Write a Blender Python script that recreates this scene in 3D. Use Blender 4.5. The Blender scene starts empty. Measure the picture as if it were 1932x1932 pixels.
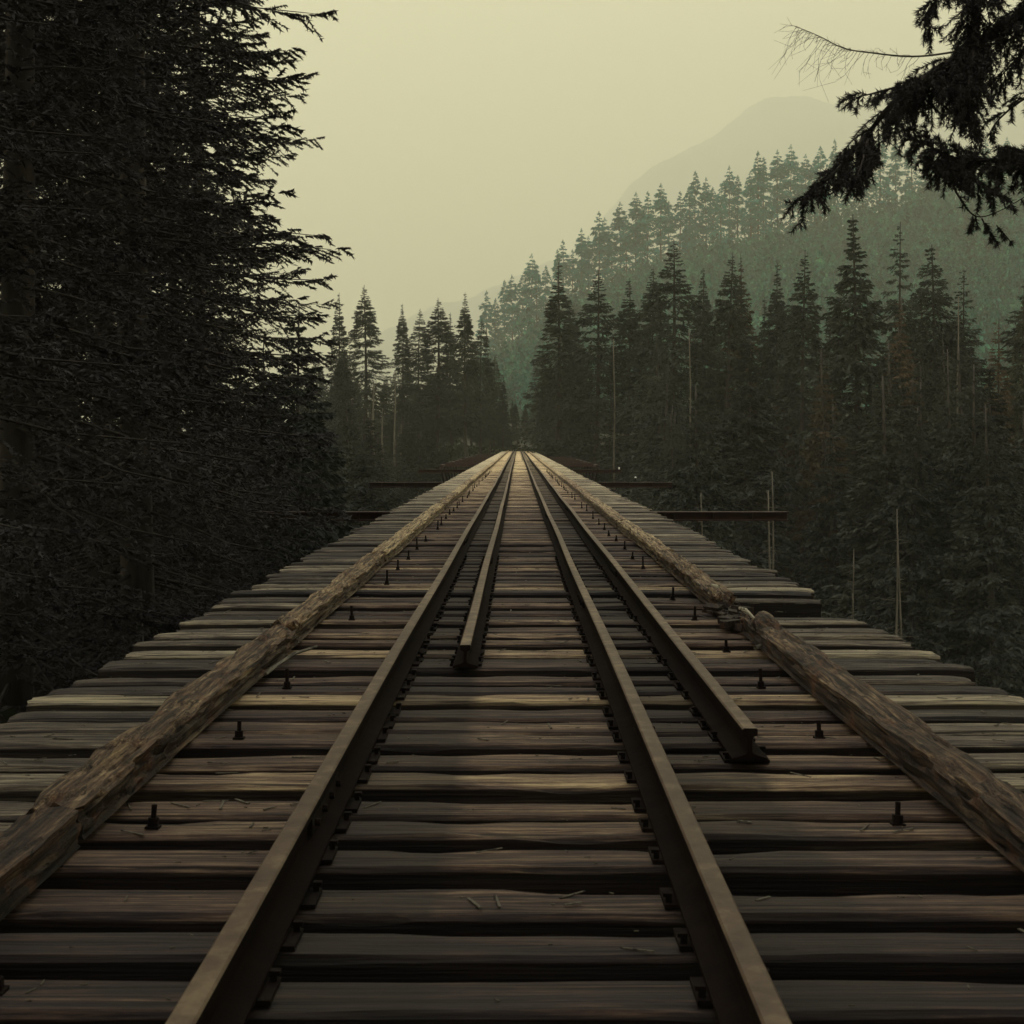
import bpy, math, random
import numpy as np
from mathutils import Vector, noise

R = math.radians
sc = bpy.context.scene
COL = sc.collection
# ---------------------------------------------------------------- camera, sky, sun, exposure
F = 2600.0 / 1932.0            # focal length / frame width
CAMZ = 1.235
cam = bpy.data.cameras.new('camera')
camo = bpy.data.objects.new('camera', cam)
COL.objects.link(camo)
camo.location = (0, 0, CAMZ)
camo.rotation_euler = (R(90), 0, 0)
cam.sensor_width = 36.0
cam.lens = 36.0 * F
cam.shift_x = -11.0 / 1932.0
cam.shift_y = -130.0 / 1932.0
cam.clip_start = 0.05
cam.clip_end = 20000
cam.dof.use_dof = True
cam.dof.focus_distance = 16
cam.dof.aperture_fstop = 11.0
sc.camera = camo

SUN_EL, SUN_AZ = 46.0, -48.0     # azimuth from +Y, negative = left of the view
world = bpy.data.worlds.new('World')
sc.world = world
world.use_nodes = True
wn, wl = world.node_tree.nodes, world.node_tree.links
wn.clear()
wo = wn.new('ShaderNodeOutputWorld')
wb = wn.new('ShaderNodeBackground')
wb.inputs['Strength'].default_value = 0.1
sky = wn.new('ShaderNodeTexSky')
sky.sky_type = 'NISHITA'
sky.sun_disc = False
sky.sun_elevation = R(SUN_EL)
sky.sun_rotation = R(SUN_AZ)
sky.air_density = 1.0
sky.dust_density = 6.0
tc = wn.new('ShaderNodeTexCoord')
sx = wn.new('ShaderNodeSeparateXYZ')
cr = wn.new('ShaderNodeValToRGB')       # smoky overcast, a little brighter overhead
cr.color_ramp.elements[0].position = 0.0
cr.color_ramp.elements[0].color = (0.82, 0.74, 0.42, 1)
cr.color_ramp.elements[1].position = 0.34
cr.color_ramp.elements[1].color = (0.84, 0.765, 0.46, 1)
e_ = cr.color_ramp.elements.new(0.62); e_.color = (0.64, 0.65, 0.65, 1)
mu = wn.new('ShaderNodeVectorMath'); mu.operation = 'SCALE'; mu.inputs['Scale'].default_value = 11.9
mx = wn.new('ShaderNodeMix'); mx.data_type = 'RGBA'; mx.inputs[0].default_value = 0.92
wl.new(tc.outputs['Generated'], sx.inputs[0])
wl.new(sx.outputs['Z'], cr.inputs[0])
wl.new(cr.outputs['Color'], mu.inputs[0])
wl.new(sky.outputs['Color'], mx.inputs[6])
wl.new(mu.outputs['Vector'], mx.inputs[7])
wl.new(mx.outputs[2], wb.inputs['Color'])
wl.new(wb.outputs['Background'], wo.inputs['Surface'])

sun = bpy.data.lights.new('sun', 'SUN')
sun.energy = 1.5
sun.angle = R(30)
sun.color = (1.0, 0.90, 0.72)
suno = bpy.data.objects.new('sun', sun)
COL.objects.link(suno)
d = Vector((math.sin(R(SUN_AZ)) * math.cos(R(SUN_EL)), math.cos(R(SUN_AZ)) * math.cos(R(SUN_EL)), math.sin(R(SUN_EL))))
suno.rotation_euler = d.to_track_quat('Z', 'Y').to_euler()
suno.location = (0, 0, 60)

sc.view_settings.view_transform = 'Standard'
sc.view_settings.look = 'None'
sc.view_settings.exposure = 0.33
sc.view_settings.gamma = 1.0
sc.render.engine = 'CYCLES'
sc.cycles.max_bounces = 6
sc.cycles.diffuse_bounces = 3
sc.cycles.volume_bounces = 2
sc.cycles.glossy_bounces = 2
sc.cycles.transparent_max_bounces = 4
sc.cycles.use_denoising = True

# ---------------------------------------------------------------- helpers
def tag(o, label=None, cat=None, group=None, kind=None):
    if label: o['label'] = label
    if cat: o['category'] = cat
    if group: o['group'] = group
    if kind: o['kind'] = kind
    return o

def empty(name, loc=(0, 0, 0)):
    o = bpy.data.objects.new(name, None)
    o.location = loc
    o.empty_display_size = 0.2
    COL.objects.link(o)
    return o

def link(name, me, parent=None, loc=(0, 0, 0), rot=(0, 0, 0), scale=(1, 1, 1)):
    o = bpy.data.objects.new(name, me)
    o.location, o.rotation_euler, o.scale = loc, rot, scale
    if parent: o.parent = parent
    COL.objects.link(o)
    return o

def mesh_np(name, V, Q, m, smooth=False):
    """V (n,3), Q (k,4) or (k,3) arrays"""
    V = np.asarray(V, dtype=np.float32); Q = np.asarray(Q, dtype=np.int32)
    me = bpy.data.meshes.new(name)
    k, w = Q.shape
    me.vertices.add(len(V)); me.vertices.foreach_set('co', V.ravel())
    me.loops.add(k * w); me.loops.foreach_set('vertex_index', Q.ravel())
    me.polygons.add(k)
    me.polygons.foreach_set('loop_start', np.arange(0, k * w, w, dtype=np.int32))
    me.polygons.foreach_set('loop_total', np.full(k, w, dtype=np.int32))
    if smooth: me.polygons.foreach_set('use_smooth', np.ones(k, dtype=bool))
    me.update(calc_edges=True)
    me.materials.append(m)
    return me

class MB:
    def __init__(s): s.v = []; s.f = []
    def box(s, c, h, rz=0.0, ry=0.0):
        n = len(s.v); ca, sa = math.cos(rz), math.sin(rz); cb, sb = math.cos(ry), math.sin(ry)
        for z in (-1, 1):
            for x, y in ((-1, -1), (1, -1), (1, 1), (-1, 1)):
                X, Y, Z = x * h[0], y * h[1], z * h[2]
                X, Z = X * cb + Z * sb, -X * sb + Z * cb
                s.v.append((c[0] + X * ca - Y * sa, c[1] + X * sa + Y * ca, c[2] + Z))
        s.f += [[n, n+3, n+2, n+1], [n+4, n+5, n+6, n+7], [n, n+1, n+5, n+4], [n+1, n+2, n+6, n+5], [n+2, n+3, n+7, n+6], [n+3, n, n+4, n+7]]
        return s
    def tube(s, pts, rad, k=6, cap=True):
        n0 = len(s.v); pts = [Vector(p) for p in pts]
        for i, p in enumerate(pts):
            t = (pts[min(i+1, len(pts)-1)] - pts[max(i-1, 0)]).normalized()
            a = t.cross(Vector((0, 0, 1)) if abs(t.z) < .9 else Vector((1, 0, 0))).normalized(); b = t.cross(a)
            r = rad[i] if hasattr(rad, '__len__') else rad
            for j in range(k):
                w = 2 * math.pi * j / k
                s.v.append(tuple(p + a * (r * math.cos(w)) + b * (r * math.sin(w))))
        for i in range(len(pts) - 1):
            for j in range(k):
                a0 = n0 + i * k + j; a1 = n0 + i * k + (j + 1) % k
                s.f.append([a0, a1, a1 + k, a0 + k])
        if cap:
            s.f.append(list(range(n0, n0 + k))[::-1]); e = n0 + (len(pts) - 1) * k
            s.f.append(list(range(e, e + k)))
        return s
    def beam(s, p, q, w, h):
        """rectangular bar p->q"""
        p, q = Vector(p), Vector(q); t = (q - p).normalized()
        up = Vector((0, 0, 1)) if abs(t.z) < .9 else Vector((0, 1, 0))
        a = t.cross(up).normalized() * w / 2; b = a.cross(t).normalized() * h / 2
        n = len(s.v)
        for e in (p, q):
            for x, y in ((-1, -1), (1, -1), (1, 1), (-1, 1)): s.v.append(tuple(e + a * x + b * y))
        s.f += [[n, n+3, n+2, n+1], [n+4, n+5, n+6, n+7], [n, n+1, n+5, n+4], [n+1, n+2, n+6, n+5], [n+2, n+3, n+7, n+6], [n+3, n, n+4, n+7]]
        return s
    def mesh(s, name, m, smooth=False):
        me = bpy.data.meshes.new(name); me.from_pydata(s.v, [], s.f); me.update()
        if smooth:
            for p in me.polygons: p.use_smooth = True
        me.materials.append(m); return me

def P(px, py, dd):
    """point seen at (px,py) of the 1932-px photograph, dd metres in front of the camera"""
    return ((px - 977.0) / 2600.0 * dd, dd, CAMZ + (836.0 - py) / 2600.0 * dd)

ONES = 'first second third fourth fifth sixth seventh eighth ninth tenth eleventh twelfth thirteenth fourteenth fifteenth sixteenth seventeenth eighteenth nineteenth'.split()
TENS = {2: 'twenty', 3: 'thirty', 4: 'forty', 5: 'fifty', 6: 'sixty', 7: 'seventy', 8: 'eighty', 9: 'ninety'}
def nth(n):
    if n >= 100: return ('hundredth' if n == 100 else 'hundred and ' + nth(n - 100)) if n < 200 else 'three hundredth' if n == 300 else ('two hundredth' if n == 200 else 'two hundred and ' + nth(n - 200))
    if n < 20: return ONES[n - 1]
    t, u = divmod(n, 10)
    return TENS[t][:-1] + 'ieth' if u == 0 else TENS[t] + '-' + ONES[u - 1]

# ---------------------------------------------------------------- materials
def newmat(name):
    m = bpy.data.materials.new(name); m.use_nodes = True
    nt = m.node_tree; nt.nodes.clear()
    out = nt.nodes.new('ShaderNodeOutputMaterial'); b = nt.nodes.new('ShaderNodeBsdfPrincipled')
    nt.links.new(b.outputs[0], out.inputs['Surface'])
    return m, nt, b
def ramp(nt, fac, stops):
    r = nt.nodes.new('ShaderNodeValToRGB'); e = r.color_ramp.elements
    while len(e) < len(stops): e.new(0.5)
    for i, (p, c) in enumerate(stops): e[i].position = p; e[i].color = (*c, 1)
    nt.links.new(fac, r.inputs[0]); return r.outputs['Color']
def coords(nt, scale, objrand=True):
    t = nt.nodes.new('ShaderNodeTexCoord'); mp = nt.nodes.new('ShaderNodeMapping')
    mp.inputs['Scale'].default_value = scale
    src = t.outputs['Object']
    if objrand:
        oi = nt.nodes.new('ShaderNodeObjectInfo'); ad = nt.nodes.new('ShaderNodeVectorMath'); ad.operation = 'ADD'
        ml = nt.nodes.new('ShaderNodeMath'); ml.operation = 'MULTIPLY'; ml.inputs[1].default_value = 37.0
        nt.links.new(oi.outputs['Random'], ml.inputs[0])
        cb = nt.nodes.new('ShaderNodeCombineXYZ')
        for k in range(3): nt.links.new(ml.outputs[0], cb.inputs[k])
        nt.links.new(src, ad.inputs[0]); nt.links.new(cb.outputs[0], ad.inputs[1]); src = ad.outputs[0]
    nt.links.new(src, mp.inputs['Vector']); return mp.outputs[0]
def noise_n(nt, vec, sc_, det=4, rough=.6):
    n = nt.nodes.new('ShaderNodeTexNoise'); n.inputs['Scale'].default_value = sc_
    n.inputs['Detail'].default_value = det; n.inputs['Roughness'].default_value = rough
    nt.links.new(vec, n.inputs['Vector']); return n.outputs['Fac']
def math_n(nt, op, a, b=None, clamp=False):
    n = nt.nodes.new('ShaderNodeMath'); n.operation = op; n.use_clamp = clamp
    for i, x in enumerate((a, b)):
        if x is None: continue
        if isinstance(x, (int, float)): n.inputs[i].default_value = x
        else: nt.links.new(x, n.inputs[i])
    return n.outputs[0]
def mixc(nt, fac, a, b, blend='MIX'):
    n = nt.nodes.new('ShaderNodeMix'); n.data_type = 'RGBA'; n.blend_type = blend
    for i, x in ((0, fac), (6, a), (7, b)):
        if isinstance(x, (int, float)): n.inputs[i].default_value = x
        elif isinstance(x, tuple): n.inputs[i].default_value = (*x, 1)
        else: nt.links.new(x, n.inputs[i])
    return n.outputs[2]
def bump(nt, b, h, st, dist=.01):
    n = nt.nodes.new('ShaderNodeBump'); n.inputs['Strength'].default_value = st; n.inputs['Distance'].default_value = dist
    nt.links.new(h, n.inputs['Height']); nt.links.new(n.outputs[0], b.inputs['Normal'])

def wood_mat(name, axis, stops, lichen=False, rough=.62):
    m, nt, b = newmat(name)
    s = [1.2, 1.2, 1.2]
    g = [22., 22., 22.]; g[axis] = .9
    grain = noise_n(nt, coords(nt, tuple(g)), 1.0, 5, .65)
    g2 = [52., 52., 52.]; g2[axis] = .9
    fine = noise_n(nt, coords(nt, tuple(g2)), 1.0, 3, .6)
    blot = noise_n(nt, coords(nt, (2.5, 2.5, 2.5)), 1.0, 4, .6)
    oi = nt.nodes.new('ShaderNodeObjectInfo')
    at = nt.nodes.new('ShaderNodeAttribute'); at.attribute_type = 'OBJECT'; at.attribute_name = 'tone'
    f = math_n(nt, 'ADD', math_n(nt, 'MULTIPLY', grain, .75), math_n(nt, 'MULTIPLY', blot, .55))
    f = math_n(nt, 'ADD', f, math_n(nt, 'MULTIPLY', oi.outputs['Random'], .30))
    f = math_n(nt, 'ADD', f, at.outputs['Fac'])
    g3 = [34., 34., 34.]; g3[axis] = 1.1
    streak = noise_n(nt, coords(nt, tuple(g3)), 1.7, 6, .8)
    f = math_n(nt, 'ADD', f, math_n(nt, 'MULTIPLY', math_n(nt, 'SUBTRACT', streak, .5), 2.1))
    f = math_n(nt, 'SUBTRACT', f, .28, True)
    c = ramp(nt, f, stops)
    if lichen:
        t = nt.nodes.new('ShaderNodeTexCoord'); sp = nt.nodes.new('ShaderNodeSeparateXYZ'); nt.links.new(t.outputs['Object'], sp.inputs[0])
        ax = math_n(nt, 'ABSOLUTE', sp.outputs['X'])
        mask = math_n(nt, 'MULTIPLY', math_n(nt, 'SUBTRACT', ax, 1.45), 5.0, True)
        mask = math_n(nt, 'MULTIPLY', mask, .55)
        lc = ramp(nt, f, [(.15, (.030, .028, .028)), (.5, (.105, .098, .085)), (.85, (.40, .385, .295))])
        c = mixc(nt, mask, c, lc)
    if lichen:
        for c0, hw_ in ((-.57, .30), (.55, .31)):
            dd_ = math_n(nt, 'ABSOLUTE', math_n(nt, 'SUBTRACT', sp.outputs['X'], c0))
            mk = math_n(nt, 'MULTIPLY', math_n(nt, 'SUBTRACT', hw_ + .03, math_n(nt, 'ADD', dd_, math_n(nt, 'MULTIPLY', blot, .10))), 14.0, True)
            c = mixc(nt, math_n(nt, 'MULTIPLY', mk, .72), c, (.026, .020, .018))
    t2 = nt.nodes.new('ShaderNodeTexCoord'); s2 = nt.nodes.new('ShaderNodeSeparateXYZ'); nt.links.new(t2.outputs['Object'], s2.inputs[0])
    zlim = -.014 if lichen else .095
    side_shade = math_n(nt, 'MULTIPLY', math_n(nt, 'SUBTRACT', zlim, math_n(nt, 'ADD', s2.outputs['Z'], math_n(nt, 'MULTIPLY', math_n(nt, 'SUBTRACT', grain, .5), .03))), 90.0, True)
    c = mixc(nt, math_n(nt, 'MULTIPLY', side_shade, .88 if lichen else .6), c, (.018, .013, .012))     # shade painted into the sides, only the top face keeps its wood tone
    cr_ = math_n(nt, 'MULTIPLY', math_n(nt, 'SUBTRACT', .465, fine, True), 13.0, True)
    c = mixc(nt, math_n(nt, 'MULTIPLY', cr_, .85), c, (.018, .014, .013))
    nt.links.new(c, b.inputs['Base Color'])
    b.inputs['Roughness'].default_value = rough
    b.inputs['Specular IOR Level'].default_value = .35
    bump(nt, b, math_n(nt, 'ADD', grain, math_n(nt, 'MULTIPLY', fine, .6)), .9, .012)
    return m

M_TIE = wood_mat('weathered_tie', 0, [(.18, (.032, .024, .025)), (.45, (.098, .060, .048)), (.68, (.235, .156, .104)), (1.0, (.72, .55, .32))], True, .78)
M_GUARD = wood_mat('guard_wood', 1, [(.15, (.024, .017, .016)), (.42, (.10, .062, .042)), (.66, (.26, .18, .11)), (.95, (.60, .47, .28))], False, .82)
def add_pits(m, sc_, col, amount=.85):
    nt = m.node_tree; b = [n for n in nt.nodes if n.type == 'BSDF_PRINCIPLED'][0]
    src = b.inputs['Base Color'].links[0].from_socket
    n = noise_n(nt, coords(nt, (1, .22, 1)), sc_ * 1.3, 5, .8)
    f = math_n(nt, 'MULTIPLY', math_n(nt, 'SUBTRACT', .43, n, True), 14.0, True)
    nt.links.new(mixc(nt, math_n(nt, 'MULTIPLY', f, amount), src, col), b.inputs['Base Color'])
    n2 = noise_n(nt, coords(nt, (1, .6, 1)), sc_ * .35, 3, .6)
    src = b.inputs['Base Color'].links[0].from_socket
    f2 = math_n(nt, 'MULTIPLY', math_n(nt, 'SUBTRACT', n2, .56, True), 7.0, True)
    nt.links.new(mixc(nt, math_n(nt, 'MULTIPLY', f2, .55), src, (.17, .075, .04)), b.inputs['Base Color'])
    bp = [n for n in nt.nodes if n.type == 'BUMP'][0]; hs = bp.inputs['Height'].links[0].from_socket
    nt.links.new(math_n(nt, 'SUBTRACT', hs, math_n(nt, 'MULTIPLY', f, .8)), bp.inputs['Height'])
add_pits(M_GUARD, 26.0, (.014, .011, .012))
M_SPLINT = wood_mat('bare_wood', 1, [(.1, (.26, .23, .17)), (.5, (.42, .38, .29)), (.9, (.6, .56, .45))], False, .8)

def rust_mat(name, stops, rough=.5, spec=.4, sc_=9.0, metal=0.0):
    m, nt, b = newmat(name)
    n1 = noise_n(nt, coords(nt, (1, 1, 1)), sc_, 6, .65)
    n2 = noise_n(nt, coords(nt, (1, .08, 1)), 5.0, 3, .5)
    f = math_n(nt, 'ADD', math_n(nt, 'MULTIPLY', n1, .6), math_n(nt, 'MULTIPLY', n2, .4))
    nt.links.new(ramp(nt, f, stops), b.inputs['Base Color'])
    b.inputs['Roughness'].default_value = rough; b.inputs['Specular IOR Level'].default_value = spec; b.inputs['Metallic'].default_value = metal
    bump(nt, b, noise_n(nt, coords(nt, (1, 1, 1)), 90, 3), .35, .003)
    return m
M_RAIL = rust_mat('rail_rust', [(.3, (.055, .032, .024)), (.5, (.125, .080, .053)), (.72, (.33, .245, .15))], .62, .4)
M_WEB = rust_mat('rail_web_rust_shaded', [(.3, (.008, .006, .006)), (.55, (.016, .011, .010)), (.75, (.028, .018, .014))], .95, .05)  # rust blackened below the head, shade painted into the rail sides
M_IRON = rust_mat('dark_iron', [(.3, (.010, .008, .008)), (.6, (.022, .015, .013)), (.8, (.045, .028, .02))], .9, .1, 30)
M_STEEL = rust_mat('red_steel', [(.25, (.016, .009, .009)), (.5, (.030, .013, .011)), (.75, (.058, .022, .017))], .75, .3, 3)
M_WHITE, nt_, b_ = newmat('white_paint'); b_.inputs['Base Color'].default_value = (.8, .8, .78, 1)

def bark_mat(name, a, c2):
    m, nt, b = newmat(name)
    f = noise_n(nt, coords(nt, (6, 6, 1.2)), 1.0, 5)
    nt.links.new(ramp(nt, f, [(.3, a), (.7, c2)]), b.inputs['Base Color'])
    b.inputs['Roughness'].default_value = .9
    bump(nt, b, f, .8, .03); return m
M_BARK = bark_mat('bark', (.022, .018, .017), (.055, .045, .038))
M_PALEBARK = bark_mat('pale_bark', (.07, .062, .05), (.16, .14, .105))

def leaf_mat(name, a, c2, c3, sc_=.6, rough=.8, lo=.28, hi=.75):
    m, nt, b = newmat(name)
    f = noise_n(nt, coords(nt, (1, 1, 1)), sc_, 4, .7)
    oi = nt.nodes.new('ShaderNodeObjectInfo')
    f = math_n(nt, 'ADD', math_n(nt, 'MULTIPLY', f, .8), math_n(nt, 'MULTIPLY', oi.outputs['Random'], .22))
    nt.links.new(ramp(nt, f, [(lo, a), (.50, c2), (hi, c3)]), b.inputs['Base Color'])
    b.inputs['Roughness'].default_value = rough; b.inputs['Specular IOR Level'].default_value = .15
    return m
M_NEAR = leaf_mat('near_needles', (.050, .046, .050), (.060, .056, .058), (.075, .072, .066))
M_DARK = leaf_mat('dark_needles', (.026, .029, .028), (.038, .043, .038), (.060, .066, .052), .35)
M_BROWN = leaf_mat('brown_needles', (.045, .038, .026), (.085, .062, .040), (.14, .095, .058), .5)
M_OLIVE = leaf_mat('olive_needles', (.034, .038, .028), (.052, .056, .038), (.080, .080, .052), .5)
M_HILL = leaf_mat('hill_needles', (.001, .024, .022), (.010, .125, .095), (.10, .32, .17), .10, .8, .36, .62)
M_RIDGE = leaf_mat('ridge_needles_hazed', (.001, .11, .105), (.006, .17, .155), (.02, .22, .18), .2)  # needles brightened and blued, crest haze mixed into the colour
M_BUSH = leaf_mat('undergrowth', (.016, .020, .014), (.030, .038, .022), (.060, .066, .034), .25)

def ground_mat():
    m, nt, b = newmat('forest_floor')
    f = noise_n(nt, coords(nt, (1, 1, 1), False), .08, 8, .7)
    nt.links.new(ramp(nt, f, [(.3, (.010, .011, .010)), (.5, (.018, .020, .015)), (.75, (.034, .036, .025))]), b.inputs['Base Color'])
    b.inputs['Roughness'].default_value = .95; b.inputs['Specular IOR Level'].default_value = .1
    return m
M_GROUND = ground_mat()
M_MOUNT = leaf_mat('mountain_forest_hazed', (.24, .26, .24), (.30, .32, .28), (.36, .37, .32), .002)  # forest paled, distance haze mixed into the colour

# ---------------------------------------------------------------- terrain
def ss(t):
    t = np.clip(t, 0, 1); return t * t * (3 - 2 * t)
CR_X = np.array([-900, -300, -150, -70, -18, 9, 40, 86, 120, 163, 200, 240, 278, 320, 367, 520, 800, 1500])
CR_Z = np.array([0, 2, 10, 32, 54, 72, 94, 119, 132, 144, 151, 164, 180, 184, 190, 226, 272, 294])
def H(x, y):
    x = np.asarray(x, float); y = np.asarray(y, float)
    d = 38 * ss(y / 95.0) * ss((207 - y) / 108.0)
    side = .55 + .45 * ss((np.abs(x) + 60) / 160)
    z = -0.62 - d * side * (1 + .12 * np.sin(x * .03 + y * .021)) 
    away = ss((np.abs(x) - 3) / 14)
    z = z - 2.2 * away * ss((30 - y) / 30) + away * (.5 * np.sin(x * .35 + 1.3) * np.cos(y * .28) + .7 * np.sin(x * .11 + y * .13))
    far = ss((y - 230) / 120)
    z = z + far * 2 * np.sin(x * .01 + 1) - far * 4
    zc = np.interp(x, CR_X, CR_Z)
    t = np.clip((y - 430) / 570.0, 0, 1)
    hill = zc * (t ** 1.05) * (1 + .05 * np.sin(x * .045 + y * .02) * np.sin(y * .03) * (1 - t) * 4 * t)
    back = 1 - ss((y - 1000) / 1400)
    z = z + np.where(y > 1000, zc * back, hill)
    return z

def make_terrain():
    u = np.linspace(-1, 1, 221); xs = 60 * u + 7600 * np.sign(u) * np.abs(u) ** 4
    v = np.linspace(0, 1, 241); ys = -120 + 620 * v + 9100 * v ** 3.2
    X, Y = np.meshgrid(xs, ys)
    Z = H(X, Y)
    V = np.stack([X, Y, Z], -1).reshape(-1, 3)
    n = len(xs); i = np.arange(len(ys) - 1)[:, None] * n + np.arange(n - 1)[None]
    Q = np.stack([i, i + 1, i + n + 1, i + n], -1).reshape(-1, 4)
    o = link('ground', mesh_np('ground', V, Q, M_GROUND, True)); tag(o, kind='structure')
make_terrain()

def make_mountain():
    D = 8600.0
    tab = [(300, 830), (520, 770), (640, 690), (700, 640), (780, 600), (860, 570), (960, 530), (1080, 472), (1140, 410), (1190, 355), (1235, 315), (1290, 290), (1340, 262), (1390, 232), (1430, 210), (1470, 194), (1510, 193), (1560, 200), (1620, 190), (1700, 205), (1850, 175), (2100, 120), (2500, 160), (3000, 300)]
    tx = np.array([(a - 977) / 2600 * D for a, b in tab]); tz = np.array([(836 - b) / 2600 * D for a, b in tab])
    xs = np.linspace(tx[0], tx[-1], 340); ys = np.linspace(6300, 9300, 60)
    X, Y = np.meshgrid(xs, ys)
    ridge = np.interp(X, tx, tz)
    w = np.where(Y < D, ss((Y - 6300) / (D - 6300)), 1 - .5 * ss((Y - D) / 700))
    N = np.array([[noise.fractal(Vector((a / 420, b / 420, 1.7)), 1.0, 2.0, 5) for a in xs] for b in ys])
    Z = ridge * (w ** .8) + N * 80 * w * (ridge > 60) - 12
    V = np.stack([X, Y, Z], -1).reshape(-1, 3)
    n = len(xs); i = np.arange(len(ys) - 1)[:, None] * n + np.arange(n - 1)[None]
    Q = np.stack([i, i + 1, i + n + 1, i + n], -1).reshape(-1, 4)
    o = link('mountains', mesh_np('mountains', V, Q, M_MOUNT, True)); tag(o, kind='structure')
make_mountain()

# ---------------------------------------------------------------- haze
def make_haze():
    m = bpy.data.materials.new('haze'); m.use_nodes = True; nt = m.node_tree; nt.nodes.clear()
    out = nt.nodes.new('ShaderNodeOutputMaterial'); v = nt.nodes.new('ShaderNodeVolumePrincipled')
    v.inputs['Color'].default_value = (.955, .96, .81, 1)
    v.inputs['Density'].default_value = 0.00029
    v.inputs['Anisotropy'].default_value = .25
    nt.links.new(v.outputs[0], out.inputs['Volume'])
    b = MB(); b.box((0, 4750, 1200), (7800, 4950, 1285)); o = link('haze', b.mesh('haze', m)); tag(o, kind='stuff')
    o['label'] = 'pale smoky haze hanging over the whole valley'; o['category'] = 'haze'
make_haze()

# ---------------------------------------------------------------- railway bridge (steelwork)
CX = 0.12                                            # lateral centre of the deck
def make_bridge():
    root = empty('railway_bridge', (CX, 0, 0)); tag(root, 'tall rusty steel railway bridge carrying the timber deck across the forested ravine', 'bridge')
    def part(n, mb): return link(n, mb.mesh(n, M_STEEL), root)
    for s in (-1, 1):
        g = MB()
        g.box((s * 1.05, 104, -.29), (.20, 103, .015)); g.box((s * 1.05, 104, -1.12), (.012, 103, .818)); g.box((s * 1.05, 104, -1.955), (.20, 103, .015))
        for y in np.arange(2.5, 206, 1.8):
            for q in (-1, 1): g.box((s * 1.05 + q * .08, y, -1.12), (.066, .012, .815))
        part('girder', g)
    for y in (31.5, 55.0, 82, 110, 145, 180):
        w = 6.05
        b = MB()
        b.box((0, y, -.345), (w, .16, .014)); b.box((0, y, -.432), (w - .02, .012, .073)); b.box((0, y, -.519), (w, .16, .014))
        for x in np.arange(-w + .5, w, .9): b.box((x, y - .06, -.432), (.012, .046, .073)); b.box((x, y + .06, -.432), (.012, .046, .073))
        part('cross_beam', b)
        gz = float(H(CX, y)) - .5
        for s in (-1, 1):
            l = MB(); top = (s * 2.6, y, -2.55); bot = (s * 5.6, y, gz)
            l.beam(top, bot, .34, .34); part('tower_leg', l)
        br = MB(); n = max(2, int(abs(gz) / 8))
        for i in range(n):
            t0, t1 = i / n, (i + 1) / n
            f = lambda s, t: (s * (2.6 + 3 * t), y, -2.55 + (gz + 2.55) * t)
            br.beam(f(-1, t0), f(1, t1), .09, .12); br.beam(f(1, t0), f(-1, t1), .12, .09); br.beam(f(-1, t1), f(1, t1), .14, .14)
        part('brace', br)
    # side lattice trusses of the far arch span
    for s in (-1, 1):
        t = MB()
        t.beam((s * 5.9, 104, -.5), (s * 5.9, 198, -.5), .22, .18)
        t.beam((s * 5.9, 104, -2.0), (s * 5.9, 198, -3.1), .3, .3)
        for i in range(19):
            y = 104 + i * 5
            t.beam((s * 5.9, y, -.7), (s * 5.9, y + 4.6, -2.05 - .011 * (y - 104)), .12, .16)
        part('side_truss', t)
        for i in range(12):
            c = MB(); y = 107 + i * 8; c.beam((s * 1.3, y, -.47), (s * 5.74, y, -.47), .22, .24); part('outrigger', c)
make_bridge()
def small_post(px, py, dd, h, w, lab):
    x, y, z = P(px, py, dd)
    r = empty('marker_post', (x, y, z)); tag(r, lab, 'marker post')
    b = MB(); b.tube([(0, 0, 0), (0, 0, h * .75)], w * .3, 8); link('post', b.mesh('post', M_IRON), r)
    c = MB(); c.tube([(0, 0, h * .6), (0, 0, h * .66), (0, 0, h)], [w * .5, w * .62, w * .4], 10); link('cap', c.mesh('cap', M_WHITE, True), r)
small_post(1199, 906, 59, .15, .08, 'small white capped post standing on the rusty cross beam right of the deck')
small_post(1168, 893, 88, .40, .07, 'thin pale post behind the cross beam, right of the deck')

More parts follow.
